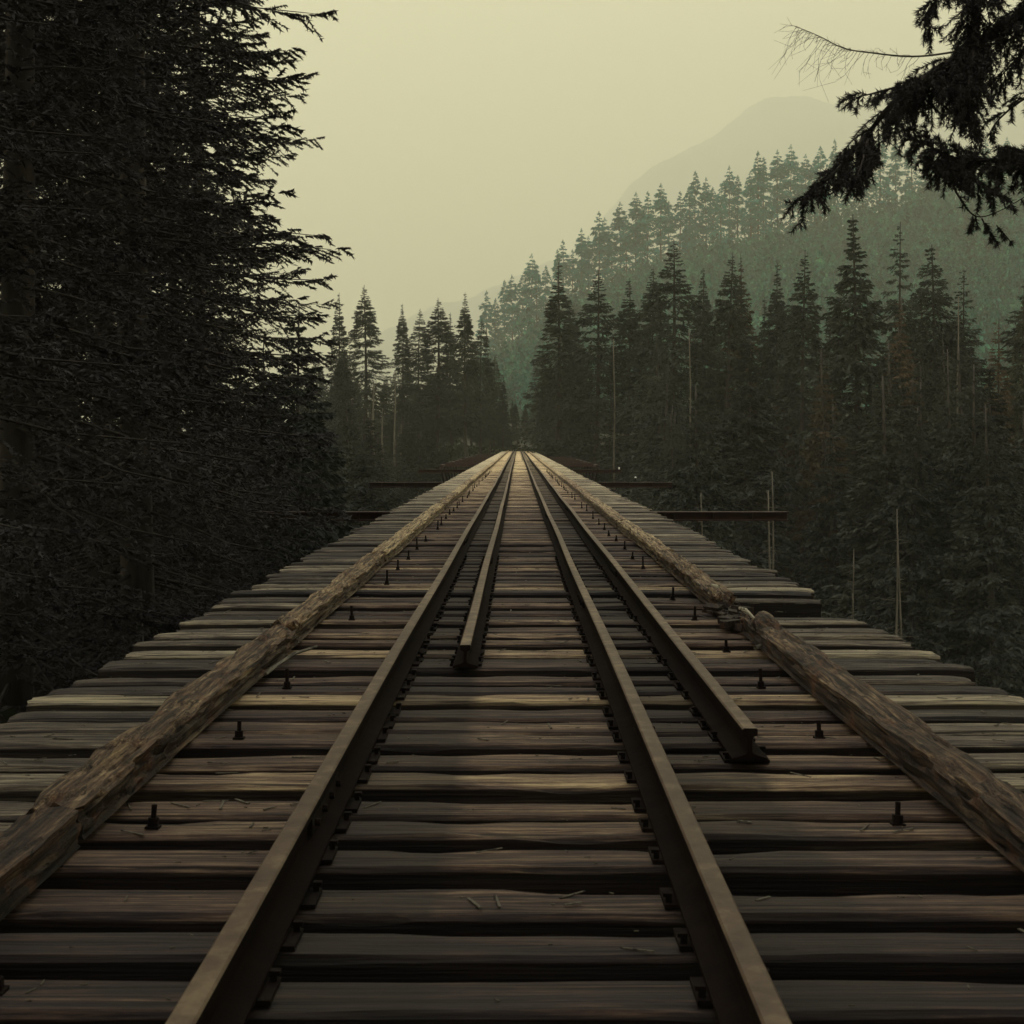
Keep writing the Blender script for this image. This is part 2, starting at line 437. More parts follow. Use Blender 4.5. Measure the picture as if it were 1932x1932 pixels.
# ---------------------------------------------------------------- ties
def tie_mesh(seed, x0=-2.45, x1=2.34, decay=.5):
    rnd = random.Random(seed)
    n = 64; hw, th = .098 + rnd.uniform(-.012, .008), .23
    prof = [(-1, -.0), (-1, -1), (1, -1), (1, 0), (.97, .0)]
    V, Fc = [], []
    off = Vector((seed * 7.3, 0, 0))
    sec = [(-.9, -th), (.9, -th), (1, -th + .02), (1, -.09), (1, -.018), (.86, -.002), (.4, 0), (0, 0), (-.4, 0), (-.86, -.002), (-1, -.018), (-1, -.09), (-1, -th + .02)]
    k = len(sec)
    for i in range(n + 1):
        t = i / n; x = x0 + (x1 - x0) * t
        e = min(t, 1 - t) * (x1 - x0)
        wear = math.exp(-e / .06) * .5
        for j, (a, z) in enumerate(sec):
            nz = noise.fractal(Vector((x * 1.1, a * 1.6, z * 2)) + off, 1, 2, 3)
            nf = noise.noise(Vector((x * 5.0, a * 9, z * 9)) + off)
            dz = (nz * .006 + nf * .003 * decay) if z > -.1 else 0
            if j in (4, 5, 9, 10): dz -= max(0, noise.noise(Vector((x * 2.3, a * 3, 4)) + off) - .12) * .035 * decay
            dx = noise.noise(Vector((a * 4, z * 11, seed))) * .03 if i in (0, n) else 0
            V.append((x + dx, a * hw * (1 + .022 * noise.noise(Vector((x * 1.7, z * 3, 9)) + off) + .014 * noise.noise(Vector((x * 9, z * 3, 4)) + off) - wear * .12), z + dz - wear * .02))
    for i in range(n):
        for j in range(k):
            a = i * k + j; b = i * k + (j + 1) % k
            Fc.append([a, a + k, b + k, b])
    Fc.append(list(range(k))); Fc.append([n * k + j for j in range(k)][::-1])
    me = bpy.data.meshes.new('railway_tie'); me.from_pydata(V, [], Fc); me.update(); me.materials.append(M_TIE)
    return me
TIES = [tie_mesh(s, -2.45 + random.Random(s).uniform(-.06, .06), 2.34 + random.Random(s + 50).uniform(-.06, .06), .3 + .9 * random.Random(s + 9).random()) for s in range(14)]
TIE_SHORT = [tie_mesh(40 + s, -2.44, e, 1.3) for s, e in enumerate((1.42, 1.36, 1.47))]

rnd = random.Random(5)
RX = dict(rl=-.634, gl=-.287, gr=.484, rr=.890)      # rail centre lines, x from the camera
RSTART = dict(rl=1.2, gl=7.48, gr=1.2, rr=5.26)
def plate_mesh():
    b = MB(); b.box((0, 0, .006), (.088, .07, .006)); return b.mesh('tie_plate', M_IRON)
def spike_mesh():
    b = MB(); b.box((0, 0, .010), (.008, .008, .012)); b.box((-.004, 0, .025), (.012, .011, .005)); return b.mesh('spike', M_IRON)
def bolt_mesh(h):
    b = MB(); b.box((0, 0, .004), (.022, .022, .004)); b.tube([(0, 0, .008), (0, 0, .034)], .018, 6); b.tube([(0, 0, .034), (0, 0, h)], [.009, .009], 8)
    return b.mesh('bolt', M_IRON)
ME_PLATE, ME_SPIKE, ME_BOLT = plate_mesh(), spike_mesh(), [bolt_mesh(.10), bolt_mesh(.13), bolt_mesh(.075)]
PITCH = .321
y = 2.45; i = 0; tie_ys = []
while y < 205.5:
    tie_ys.append(y); y += PITCH + rnd.uniform(-.022, .022)
bright = [8.25, 8.3, 9.6, 8.87, 11.85, 4.98, 13.9, 6.6]
far_V, far_Q = [], []
for i, y in enumerate(tie_ys):
    if i < 300:
        short = 10.05 < y < 11.05
        me = TIE_SHORT[i % 3] if short else TIES[rnd.randrange(14)]
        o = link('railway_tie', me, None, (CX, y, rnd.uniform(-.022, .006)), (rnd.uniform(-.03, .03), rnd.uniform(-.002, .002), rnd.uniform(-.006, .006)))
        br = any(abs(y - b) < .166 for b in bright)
        far_light = min(1.0, max(0.0, (y - 12) / 50)); o['tone'] = (.14 if br else rnd.uniform(-.34, .03)) + .62 * far_light  # tone rises with distance, light on the far deck painted in
        near = i + 1
        if short: lab = 'broken timber tie with a missing right end, %s tie from the camera' % nth(near)
        elif br: lab = 'pale bleached timber tie, %s from the camera' % nth(near)
        else: lab = 'weathered timber tie, %s from the camera' % nth(near)
        if near == 1: lab = 'weathered timber tie nearest the camera'
        tag(o, lab, 'railway tie', 'timber ties across the bridge deck')
        if y < 15:
            for k, x in RX.items():
                if y < RSTART[k] + .05: continue
                pl = link('tie_plate', ME_PLATE, o, (x - CX, 0, .001))
                for s in (-1, 1): link('spike', ME_SPIKE, pl, (s * .075, s * .045, .008), (0, 0, 0 if s < 0 else math.pi))
        if i % 4 == 2 and y < 60:
            for s, x in ((-1, -1.165), (1, 1.235)):
                if rnd.random() < .8:
                    link('bolt', ME_BOLT[rnd.randrange(3)], o, (x - CX + rnd.uniform(-.02, .02), rnd.uniform(-.02, .02), 0), (rnd.uniform(-.06, .06), rnd.uniform(-.06, .06), 0))
    else:
        me = TIES[rnd.randrange(14)]
        co = np.empty(len(me.vertices) * 3, np.float32); me.vertices.foreach_get('co', co); co = co.reshape(-1, 3) + np.array([CX, y, 0], np.float32)
        n0 = sum(len(a) for a in far_V); far_V.append(co)
        for p in me.polygons: far_Q.append([n0 + v for v in p.vertices])
lit = MB(); rl_ = random.Random(8)
for t_ in [o_ for o_ in COL.objects if o_.name.startswith('railway_tie') and o_.location.y < 16]:
    for _ in range(34):
        x = rl_.uniform(-2.3, 2.25)
        if min(abs(x - (v_ - CX)) for v_ in RX.values()) < .12: continue
        dy = rl_.uniform(-.075, .075); a = rl_.gauss(0, .9); l = rl_.choice([.012, .015, .02, .03, .05, .09]) * .5
        lit.box((x + CX, t_.location.y + dy, t_.location.z + .0045 + x * math.sin(-t_.rotation_euler.y)), (l, rl_.uniform(.0010, .0022) * (2.2 if l > .02 else 1), .0012), a, rl_.uniform(-.05, .05))
o = link('twig_litter', lit.mesh('twig_litter', M_SPLINT)); tag(o, 'fine twigs and fallen needles lying on the nearest ties', 'twig litter', kind='stuff'); o['tone'] = -.4
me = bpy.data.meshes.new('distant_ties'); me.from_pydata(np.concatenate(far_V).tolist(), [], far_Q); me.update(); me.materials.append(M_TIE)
o = link('distant_ties', me); tag(o, 'farthest timber ties of the deck merging into one pale strip', 'railway ties', kind='stuff'); o['tone'] = .55  # far-deck light painted into the tone here too

# ---------------------------------------------------------------- rails
RZ = .017
PROF = [(-.068, 0), (.068, 0), (.068, .010), (.016, .026), (.0085, .034), (.0085, .084), (.016, .093), (.028, .098), (.029, .120), (.024, .1255), (-.024, .1255), (-.029, .120), (-.028, .098), (-.016, .093), (-.0085, .084), (-.0085, .034), (-.016, .026), (-.068, .010)]
def make_rail(key, label):
    x0, y0, y1 = RX[key], RSTART[key], 205.8
    ys = list(np.arange(y0, 30, .25)) + list(np.arange(30, y1, 1.5)) + [y1]
    V, Fc = [], []; k = len(PROF)
    for y in ys:
        wob = .003 * math.sin(y * .55 + x0 * 9) + .009 * math.sin(y * .09 + x0 * 3)
        dz = .004 * math.sin(y * .7 + x0 * 5)
        for a, z in PROF: V.append((a + wob, y - y0, z + dz))
    for i in range(len(ys) - 1):
        for j in range(k):
            a = i * k + j; b = i * k + (j + 1) % k
            Fc.append([a, b, b + k, a + k])
    Fc.append(list(range(k))[::-1]); Fc.append([(len(ys) - 1) * k + j for j in range(k)])
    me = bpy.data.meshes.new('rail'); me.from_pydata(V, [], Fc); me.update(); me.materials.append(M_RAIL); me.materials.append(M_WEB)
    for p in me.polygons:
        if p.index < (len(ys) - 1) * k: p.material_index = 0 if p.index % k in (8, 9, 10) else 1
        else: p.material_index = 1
    o = link('rail', me, None, (x0, y0, RZ)); tag(o, label, 'rail', 'rusty rails along the bridge deck')
    # fishplates where two lengths meet
    for y in {'rl': (4.45, 16.3, 28.2), 'gl': (13.6, 25.5), 'gr': (10.2, 22.1, 34), 'rr': (12.5, 24.4)}[key]:
        wob = .003 * math.sin(y * .55 + x0 * 9) + .009 * math.sin(y * .09 + x0 * 3)
        for s in (-1, 1):
            f = MB(); f.box((wob + s * .0165, y - y0, .060), (.0075, .30, .026))
            fp = link('fishplate', f.mesh('fishplate', M_IRON), o)
            for q in (-.24, -.08, .08, .24):
                b = MB(); b.tube([(wob + s * .0242, y - y0 + q, .060), (wob + s * .040, y - y0 + q, .060)], .012, 6); link('bolt', b.mesh('bolt', M_IRON), fp)
make_rail('rl', 'long rusty running rail on the left, reaching the bottom of the view')
make_rail('gl', 'rusty guard rail that stops short, just inside the left running rail')
make_rail('gr', 'long rusty rail right of centre, reaching the bottom of the view')
make_rail('rr', 'rusty running rail on the right with a cut end on the ties')

# ---------------------------------------------------------------- guard timbers
def guard_mesh(L, seed, decay=.5, near=False, rag0=0.0, rag1=0.0, sag0=0.0):
    st = .035 if near else .11
    n = max(8, int(L / st)); V, Fc = [], []
    w, h = .096, .132
    sec = []
    m = 6
    for a in np.linspace(-1, 1, m + 1)[:-1]: sec.append((a, 1.0))
    for a in np.linspace(1, 0, m + 1)[:-1]: sec.append((1.0, a))
    sec += [(1, 0), (.3, 0), (-.3, 0), (-1, 0)]
    for a in np.linspace(0, 1, m + 1)[1:-1]: sec.append((-1.0, a))
    k = len(sec); off = Vector((seed * 3.1, seed * 1.7, 0))
    for i in range(n + 1):
        y = L * i / n
        d0 = math.exp(-y / .35); d1 = math.exp(-(L - y) / .35)
        D = decay * (1 + 1.2 * noise.noise(Vector((y * .7, 3, seed)))) + rag0 * d0 * 2.2 + rag1 * d1 * 2.2
        for a, z in sec:
            p = Vector((a * 1.2, y * 1.6, z * 2.0)) + off
            big = noise.fractal(p, 1, 2.1, 4)
            pit = noise.noise(Vector((a * 6, y * 4.0, z * 7)) + off)
            fib = noise.noise(Vector((a * 9, y * 1.6, z * 10)) + off)
            X = a * w * (1 - .10 * max(0, big) * D); Z = z * h
            if z > .25:
                Z -= max(0, big + .05) * .035 * D + max(0, pit - .14) * .06 * D + fib * .014 * D
                if z > .8: Z -= .012 * (abs(a) ** 4)
            if z > .05: X -= math.copysign(max(0, pit + .1) * .035 * D + abs(fib) * .012 * D, a) * (abs(a) > .8)
            yy = y
            if i == 0: yy += abs(noise.noise(Vector((a * 3, z * 3, seed)))) * .16 * (.2 + rag0)
            if i == n: yy -= abs(noise.noise(Vector((a * 3, z * 3, seed + 5)))) * .16 * (.2 + rag1)
            V.append((X + .006 * math.sin(y * 1.3 + seed), yy, max(Z, .01) - sag0 * d0 * z))
    for i in range(n):
        for j in range(k):
            a = i * k + j; b = i * k + (j + 1) % k
            Fc.append([a, a + k, b + k, b])
    Fc.append(list(range(k))); Fc.append([n * k + j for j in range(k)][::-1])
    me = bpy.data.meshes.new('guard_timber'); me.from_pydata(V, [], Fc); me.update(); me.materials.append(M_GUARD); return me
def splinter(parent, pts, w, seed):
    b = MB(); pts = [Vector(p) for p in pts]
    b.tube(pts, [w * (.6 + .4 * math.sin(math.pi * (i + .6) / (len(pts) + .3))) for i in range(len(pts))], 5)
    for i, v in enumerate(b.v): b.v[i] = (v[0], v[1], v[2] + noise.noise(Vector(v) * 30) * .006)
    return link('splinter', b.mesh('splinter', M_SPLINT), parent)
GZ = .004
left_h = [(1.0, 4.20, .45, 0, .3), (4.24, 8.35, .9, .2, .6), (8.40, 14.0, 1.0, .8, .2)]
right_h = [(1.0, 8.95, 1.0, .1, 1.0), (10.05, 14.2, 1.3, 1.3, .1)]
llab = ['thick guard timber at the lower left edge, nearest the camera', 'pitted guard timber left of the track, second from the camera', 'split guard timber left of the track, third from the camera']
rlab = ['rotten guard timber right of the track, running from the lower right edge to the gap', 'crumbling guard timber right of the track, beyond the gap']
for side, X, hs, lb in ((-1, -1.43, left_h, llab), (1, 1.52, right_h, rlab)):
    for q, (a, b, dec, r0, r1) in enumerate(hs):
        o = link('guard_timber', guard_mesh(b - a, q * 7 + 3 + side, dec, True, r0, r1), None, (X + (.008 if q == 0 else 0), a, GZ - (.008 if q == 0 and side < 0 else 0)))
        o['tone'] = [-.20, -.06, .05][q] if side < 0 else [-.27, -.08][q]  # nearest timbers toned down, foreground shade put into their colour
        tag(o, lb[q], 'guard timber', 'guard timbers bolted along both sides of the track')
        if side < 0 and q == 1:
            splinter(o, [(.105, 3.0, .02), (.13, 3.3, .03), (.16, 3.6, .035), (.24, 3.9, .03)], .012, 1)
        if side > 0 and q == 0:
            splinter(o, [(-.02, 7.78, .11), (-.05, 7.92, .15), (-.08, 8.0, .155)], .011, 4)
            splinter(o, [(-.14, 7.06, .03), (-.10, 7.12, .04)], .014, 5)
        if side > 0 and q == 1:
            splinter(o, [(-.03, .15, .17), (-.06, .35, .16)], .012, 6)
# debris of rotten wood in the gap
b = MB(); rr_ = random.Random(3)
for _ in range(46):
    x, yy = 1.49 + rr_.uniform(-.13, .12), rr_.uniform(8.9, 10.1)
    s = rr_.uniform(.012, .045)
    b.box((x, yy, .02 + rr_.uniform(0, .04)), (s * .7, s * 1.8, s * .6), rr_.uniform(-1, 1), rr_.uniform(-.4, .4))
o = link('wood_debris', b.mesh('wood_debris', M_GUARD)); tag(o, 'crumbled rotten wood lying in the gap of the right guard timber', 'wood debris', kind='stuff')
o['tone'] = -.12
FARG = [guard_mesh(5.6, 60 + s, .6 + .15 * s) for s in range(4)]
for side, X, y0 in ((-1, -1.43, 14.05), (1, 1.52, 14.25)):
    y = y0; q = 3
    while y < 203:
        s = min(1.0, (205.6 - y) / 5.6)
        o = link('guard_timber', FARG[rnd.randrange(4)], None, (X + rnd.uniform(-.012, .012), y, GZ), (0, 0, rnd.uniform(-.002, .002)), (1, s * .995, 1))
        o['tone'] = rnd.uniform(.06, .16) + .16 * min(1, y / 60); q += 1  # timbers get paler with distance, far-deck light painted into the tone
        tag(o, 'tan guard timber %s of the track, %s from the camera' % ('left' if side < 0 else 'right', nth(q)), 'guard timber', 'guard timbers bolted along both sides of the track')
        y += 5.6 * s + .03

# ---------------------------------------------------------------- conifers
def conifer(name, seed, Ht, Rad, base=.25, nb=160, ntw=9, nsp=5, sl=.55, sw=.16, droop=.25, power=.8, irregular=.35, mat=None, bark=None, limbs=True, top_bare=0.0, tr=.011, sag=1.0, hang=1.0, puff=.0, twl=.46, scat=.75):
    """returns (trunk mesh, crown mesh). Crown = needle sprays hung on limbs and side twigs."""
    rs = np.random.RandomState(seed)
    t = np.sort(rs.rand(nb) ** .92)
    zb = Ht * (base + (1 - base) * t * .985)
    # crown outline: widest low, pointed at the top, uneven
    shape = (1 - t) ** power * (.55 + .45 * np.minimum(1, (t + .08) / .22))
    lump = 1 + irregular * (np.sin(t * 37 + seed) * .35 + rs.randn(nb) * .33)
    lump = 1 + (lump - 1) * np.clip((1 - t) * 3, .25, 1)
    L = np.maximum(Rad * shape * np.clip(lump, .3, 1.7), .006 * Ht)
    az = np.cumsum(np.full(nb, 2.399)) + rs.randn(nb) * .5
    lean = (1 - sag * .75 * (1 - t)) * .55 - .28     # limbs rise near the top, hang below
    dirx, diry = np.cos(az), np.sin(az)
    # side twigs
    s = np.tile(np.linspace(.14, 1, ntw), (nb, 1)) + rs.rand(nb, ntw) * (.5 / ntw)
    s = np.minimum(s, 1.0)
    bx = dirx[:, None] * L[:, None] * s; by = diry[:, None] * L[:, None] * s
    bz = zb[:, None] + L[:, None] * (lean[:, None] * s - droop * s ** 1.5 + .16 * s ** 4)
    side = np.where(rs.rand(nb, ntw) < .5, -1, 1)
    ang = az[:, None] + side * (1.05 - .75 * s) * (.7 + .5 * rs.rand(nb, ntw))
    tl = L[:, None] * (twl * (1.12 - s)) + sl * .5
    tz = (-.30 - .25 * (1 - t[:, None])) * hang + (.25 + puff) * rs.randn(nb, ntw)
    tl = tl * np.clip((1 - t[:, None]) * 5, .3, 1)
    # sprays on the twigs
    u = (np.arange(nsp) + .5) / nsp
    U = np.tile(u, (nb, ntw, 1)) + rs.rand(nb, ntw, nsp) * .5 / nsp
    cx = bx[..., None] + np.cos(ang)[..., None] * tl[..., None] * U
    cy = by[..., None] + np.sin(ang)[..., None] * tl[..., None] * U
    cz = bz[..., None] + tz[..., None] * tl[..., None] * U
    a2 = ang[..., None] + rs.randn(nb, ntw, nsp) * scat
    el = -.28 * hang + .12 * (1 - hang) + rs.randn(nb, ntw, nsp) * .38
    D = np.stack([np.cos(a2) * np.cos(el), np.sin(a2) * np.cos(el), np.sin(el)], -1).reshape(-1, 3)
    C = np.stack([cx, cy, cz], -1).reshape(-1, 3)
    keep = rs.rand(len(C)) > .06; C, D = C[keep], D[keep]
    n = len(C)
    roll = rs.randn(n) * .9
    Sx = np.cross(D, np.array([0, 0, 1.0])); Sx /= np.linalg.norm(Sx, axis=1)[:, None] + 1e-6
    Up = np.cross(Sx, D)
    W = Sx * np.cos(roll)[:, None] + Up * np.sin(roll)[:, None]
    ln = sl * (.55 + .8 * rs.rand(n)); wd = sw * (.5 + .9 * rs.rand(n))
    hs = np.clip((1.03 - C[:, 2] / Ht) * 4.5, .32, 1.0); ln = ln * hs; wd = wd * hs
    a = C - D * (ln * .35)[:, None]; m_ = C + D * (ln * .12)[:, None]; e = C + D * (ln * .65)[:, None]
    e[:, 2] -= ln * .12
    V = np.stack([a, m_ + W * (wd * .5)[:, None], e, m_ - W * (wd * .5)[:, None]], 1).reshape(-1, 3)
    # leader at the very top
    kk = 14
    for q in range(kk):
        z = Ht * (.955 + .045 * q / kk); r_ = sl * .5 * (1 - q / kk) + .02 * sl
        aa = q * 2.4
        p = np.array([[0, 0, z], [math.cos(aa) * r_ * .6 - math.sin(aa) * sw * .2, math.sin(aa) * r_ * .6 + math.cos(aa) * sw * .2, z + sw * .3], [math.cos(aa) * r_, math.sin(aa) * r_, z + sl * .12], [math.cos(aa) * r_ * .6 + math.sin(aa) * sw * .2, math.sin(aa) * r_ * .6 - math.cos(aa) * sw * .2, z - sw * .3]])
        V = np.vstack([V, p])
    Q = np.arange(len(V)).reshape(-1, 4)
    crown = mesh_np(name + '_crown', V, Q, mat)
    tb = MB(); zs = np.linspace(-Ht * .04, Ht, 14)
    r0 = tr * Ht
    tb.tube([(.004 * Ht * math.sin(z / Ht * 5 + seed), .004 * Ht * math.cos(z / Ht * 4 + seed), z) for z in zs], [max(r0 * (1 - .93 * max(z, 0) / Ht) * (1.25 if z <= 0 else 1), .01) for z in zs], 8)
    if limbs:
        for i in range(nb):
            p = [(dirx[i] * L[i] * q, diry[i] * L[i] * q, zb[i] + L[i] * (lean[i] * q - droop * q ** 1.5 + .16 * q ** 4)) for q in (0, .3, .6, .95)]
            rr = max(.0022 * Ht * (1.1 - t[i]) * .6, .004)
            tb.tube(p, [rr, rr * .75, rr * .5, rr * .2], 3, False)
        # dead limb stubs on the bare lower stem
        for q in range(int(26 * base / .3)):
            z = Ht * base * rs.uniform(.25, 1.05); aa = rs.rand() * 6.28; l = rs.uniform(.02, .055) * Ht * .8
            tb.tube([(0, 0, z), (math.cos(aa) * l, math.sin(aa) * l, z - l * rs.uniform(-.1, .35))], [.0012 * Ht, .0004 * Ht], 3, False)
    trunk = tb.mesh(name + '_trunk', bark, True)
    return trunk, crown

def tree(name, var, loc, scale, rz, label, cat='conifer', group=None, lean=(0, 0)):
    r = empty(name, loc); r.rotation_euler = (lean[0], lean[1], rz); r.scale = scale
    tag(r, label, cat, group)
    link('trunk', var[0], r); link('crown', var[1], r); return r

# --- trees beside and behind the near end of the bridge
NT = [conifer('near', 3, 34, 4.05, .03, 360, 24, 38, .130, .038, .24, .50, .30, M_NEAR, M_BARK, tr=.010, hang=.55, puff=.12, twl=.34, scat=.9),
      conifer('nearb', 8, 31, 3.9, .03, 330, 24, 38, .130, .038, .28, .50, .42, M_NEAR, M_BARK, tr=.010, hang=.6, puff=.12, twl=.34, scat=.9)]
def near_tree(px, dd, var, s, rz, label, name='spruce_tree', group='big spruces beside the near left bank'):
    x = (px - 977) / 2600 * dd; z = float(H(x, dd)) - .3
    return tree(name, NT[var], (x, dd, z), (s, s, s), rz, label, 'conifer', group)
near_tree(265, 25, 0, 1.0, .4, 'tall dark spruce whose ragged boughs edge the sky on the left')
near_tree(20, 21, 1, 1.05, 2.1, 'black spruce at the far left edge with small sky gaps')
near_tree(-330, 17, 0, .95, 4.0, 'dark spruce mostly cut off by the left edge')
near_tree(190, 31, 1, 1.0, 3.3, 'dark spruce between the ragged left spruce and the far left one, slightly behind')
near_tree(330, 44, 0, .95, 2.6, 'dark spruce in the back row behind the ragged left spruce')
near_tree(-10, 33, 0, 1.0, .2, 'dark spruce close behind the far left one')
near_tree(130, 38, 0, .9, 5.2, 'dark spruce filling the background between the two left spruces')
near_tree(375, 36, 1, .97, 1.2, 'dark spruce standing behind the ragged left spruce')
near_tree(-80, 50, 1, 1.05, .9, 'dark spruce glimpsed through gaps at the left edge')
# short one right of them, whose top shows at (560, 575)
NS = conifer('nears', 15, 20, 3.2, .03, 260, 13, 9, .34, .10, .3, .7, .35, M_DARK, M_BARK)
def top_tree(name, var, Hv, px, py, dd, wid, rz, label, group=None, cat='conifer', lean=(0, 0)):
    """stand a tree on the ground at distance dd so that its top reaches the height seen at py"""
    x, y, zt = P(px, py, dd); z = float(H(x, dd)) - .4
    s = (zt - z) / Hv
    k = random.Random(int(px * 7 + py * 3))
    if dd > 60: lean = (k.gauss(0, .012), k.gauss(0, .016))
    return tree(name, var, (x, dd, z), (s * wid * k.uniform(.82, 1.1), s * wid * k.uniform(.85, 1.15), s), rz, label, cat, group, lean)
top_tree('spruce_tree', NS, 20, 560, 568, 52, 1.05, .3, 'bushy dark conifer at the foot of the left spruces, its top meeting the sky gap', 'big spruces beside the near left bank')
top_tree('spruce_tree', NS, 20, 500, 640, 46, 1.2, 1.3, 'bushy dark conifer just left of the sky gap tree', 'big spruces beside the near left bank')
# unseen canopy added over and behind the camera to shade the near deck
for q, (x, y, s, v) in enumerate([(5.4, -2.5, .92, 0), (-5.2, -3.5, .95, 1), (3.6, -8, 1.0, 1), (-3.4, -9.5, 1.0, 0), (8.5, 2.0, .9, 1), (-8.2, 3.5, .9, 0), (0.5, -14, 1.05, 1), (-7.5, 9.5, .8, 1), (9.8, 8.5, .95, 0)]):
    tree('spruce_tree', NT[v], (x, y, float(H(x, y)) - .3), (s, s, s), q * 1.7, 'dark spruce added to shade the near end of the bridge, %s of its ring' % nth(q + 1), 'conifer', 'spruces added around the near bridge end for shade')

# --- mid-distance conifer variants
MV = []
for s in range(5):
    MV.append(conifer('mid%d' % s, 21 + s, 36, [4.6, 3.9, 5.0, 3.5, 4.2][s], [.22, .3, .2, .38, .15][s], 280, 11, 9, .46, .135, .30, [.80, .88, .72, .82, .92][s], [.35, .5, .4, .6, .3][s], M_DARK, M_BARK))
MB_ = conifer('midbrown', 41, 36, 3.4, .25, 240, 10, 8, .45, .12, .3, .85, .5, M_BROWN, M_BARK)
MO_ = conifer('midolive', 42, 36, 3.8, .15, 250, 10, 9, .46, .13, .3, .85, .5, M_OLIVE, M_BARK)
MS_ = conifer('midsparse', 43, 36, 3.1, .42, 140, 10, 8, .45, .12, .35, .7, .9, M_DARK, M_BARK)
MT_ = conifer('midtop', 44, 36, 3.6, .62, 180, 10, 9, .46, .14, .2, .9, .4, M_DARK, M_BARK)
VAR = dict(a=MV[0], b=MV[1], c=MV[2], d=MV[3], e=MV[4], brown=MB_, olive=MO_, sparse=MS_, top=MT_)
rt = random.Random(11)
# front tops seen against the sky or the hill: (px, py, distance, width, variant, label)
FRONT = [
 (641, 552, 196, 1.15, 'e', 'slim pointed conifer just right of the sky gap, left of the bridge'),
 (690, 537, 190, 1.5, 'a', 'tallest pointed conifer in the group left of the bridge'),
 (762, 572, 205, 1.1, 'b', 'conifer with a narrow notched top, middle of the left group'),
 (787, 582, 212, 1.2, 'c', 'blunt conifer between two sharper tops of the left group'),
 (823, 562, 196, 1.5, 'a', 'broad pointed conifer in the left group, third clear top'),
 (851, 590, 214, 1.1, 'e', 'low conifer behind the broad pointed conifer of the left group'),
 (878, 552, 186, 1.25, 'b', 'conifer with open layered boughs at the right end of the left group'),
 (905, 600, 196, 1.1, 'c', 'ragged conifer shoulder beside the open layered conifer'),
 (925, 665, 204, 1.0, 'a', 'low dark conifer left of the view up the track'),
 (948, 705, 212, 1.0, 'e', 'low dark conifer nearest the left side of the far bridge end'),
 (1052, 495, 172, 1.5, 'e', 'tall pointed conifer at the left end of the dark right-hand trees'),
 (1082, 560, 180, 1.2, 'a', 'dark conifer behind the pointed one at the left end of the right bank'),
 (1128, 508, 160, 1.35, 'c', 'broad dark conifer, second clear top of the right bank'),
 (1185, 528, 165, 1.2, 'b', 'dark conifer with a dipping top, third of the right bank'),
 (1225, 500, 170, 1.0, 'a', 'dark conifer tucked against the brown-topped broad one'),
 (1268, 452, 150, 1.5, 'c', 'broad brownish-topped conifer, highest of the middle right bank'),
 (1322, 505, 162, 1.1, 'b', 'dark conifer in the dip right of the brownish-topped conifer'),
 (1366, 472, 150, 1.3, 'a', 'tall dark conifer of a close pair at the middle of the right bank'),
 (1400, 478, 156, 1.1, 'brown', 'brown-tinged conifer of the close pair on the right bank'),
 (1440, 560, 162, 1.1, 'e', 'shorter dark conifer right of the brown-tinged pair'),
 (1466, 494, 152, 1.0, 'b', 'narrow dark conifer in front of the misty hillside'),
 (1512, 472, 140, 1.25, 'a', 'sharp dark conifer with tiered boughs in front of the misty hillside'),
 (1562, 590, 150, 1.0, 'e', 'low dark conifer in the notch before the ragged tall one'),
 (1626, 404, 118, 1.05, 'd', 'tallest ragged conifer on the right bank with a gappy crown'),
 (1693, 422, 122, .85, 'sparse', 'tall thin conifer with a sparse top beside the ragged one'),
 (1735, 560, 128, .9, 'brown', 'reddish brown conifer below the thin sparse one'),
 (1680, 560, 112, 1.1, 'brown', 'tan needled conifer between the ragged tall conifers'),
 (1785, 460, 125, 1.1, 'top', 'dark conifer with a compact crown on a bare stem'),
 (1822, 505, 134, 1.0, 'sparse', 'thin conifer close behind the compact crown'),
 (1872, 600, 118, 1.1, 'brown', 'brownish conifer near the right edge of the view'),
 (1915, 540, 128, 1.1, 'olive', 'olive conifer touching the right edge of the view'),
 (1960, 480, 130, 1.3, 'c', 'dark conifer half outside the right edge of the view'),
 (1580, 660, 104, 1.1, 'brown', 'brown young conifer in front of the ragged tall one'),
]
for px, py, dd, w, v, lab in FRONT:
    top_tree('conifer_tree', VAR[v], 36, px, py, dd, w, rt.uniform(0, 6.28), lab, 'conifers on the banks of the ravine')
# lower and nearer trees that fill the ravine
fill = []
for k in range(64):
    px = rt.uniform(1040, 2150); dd = rt.uniform(78, 165)
    py = rt.uniform(610, 800) - (px - 1040) * .03 + max(0, (120 - dd)) * 1.6
    fill.append((px, py, dd))
for k in range(10): fill.append((1015 + k * 9 + rt.uniform(-5, 5), rt.uniform(640, 740), rt.uniform(205, 235)))
for k in range(26): fill.append((600 + k * 13 + rt.uniform(-6, 6), rt.uniform(660, 735), rt.uniform(214, 275)))
for k in range(22): fill.append((560 + k * 15 + rt.uniform(-8, 8), rt.uniform(820, 880), rt.uniform(120, 205)))
for k in range(8): fill.append((905 + k * 12, rt.uniform(735, 790), rt.uniform(214, 250)))
for k in range(34):
    px = rt.uniform(-160, 900); dd = rt.uniform(60, 180)
    fill.append((px, rt.uniform(650, 800) + max(0, 110 - dd) * 1.2, dd))
FILL = []
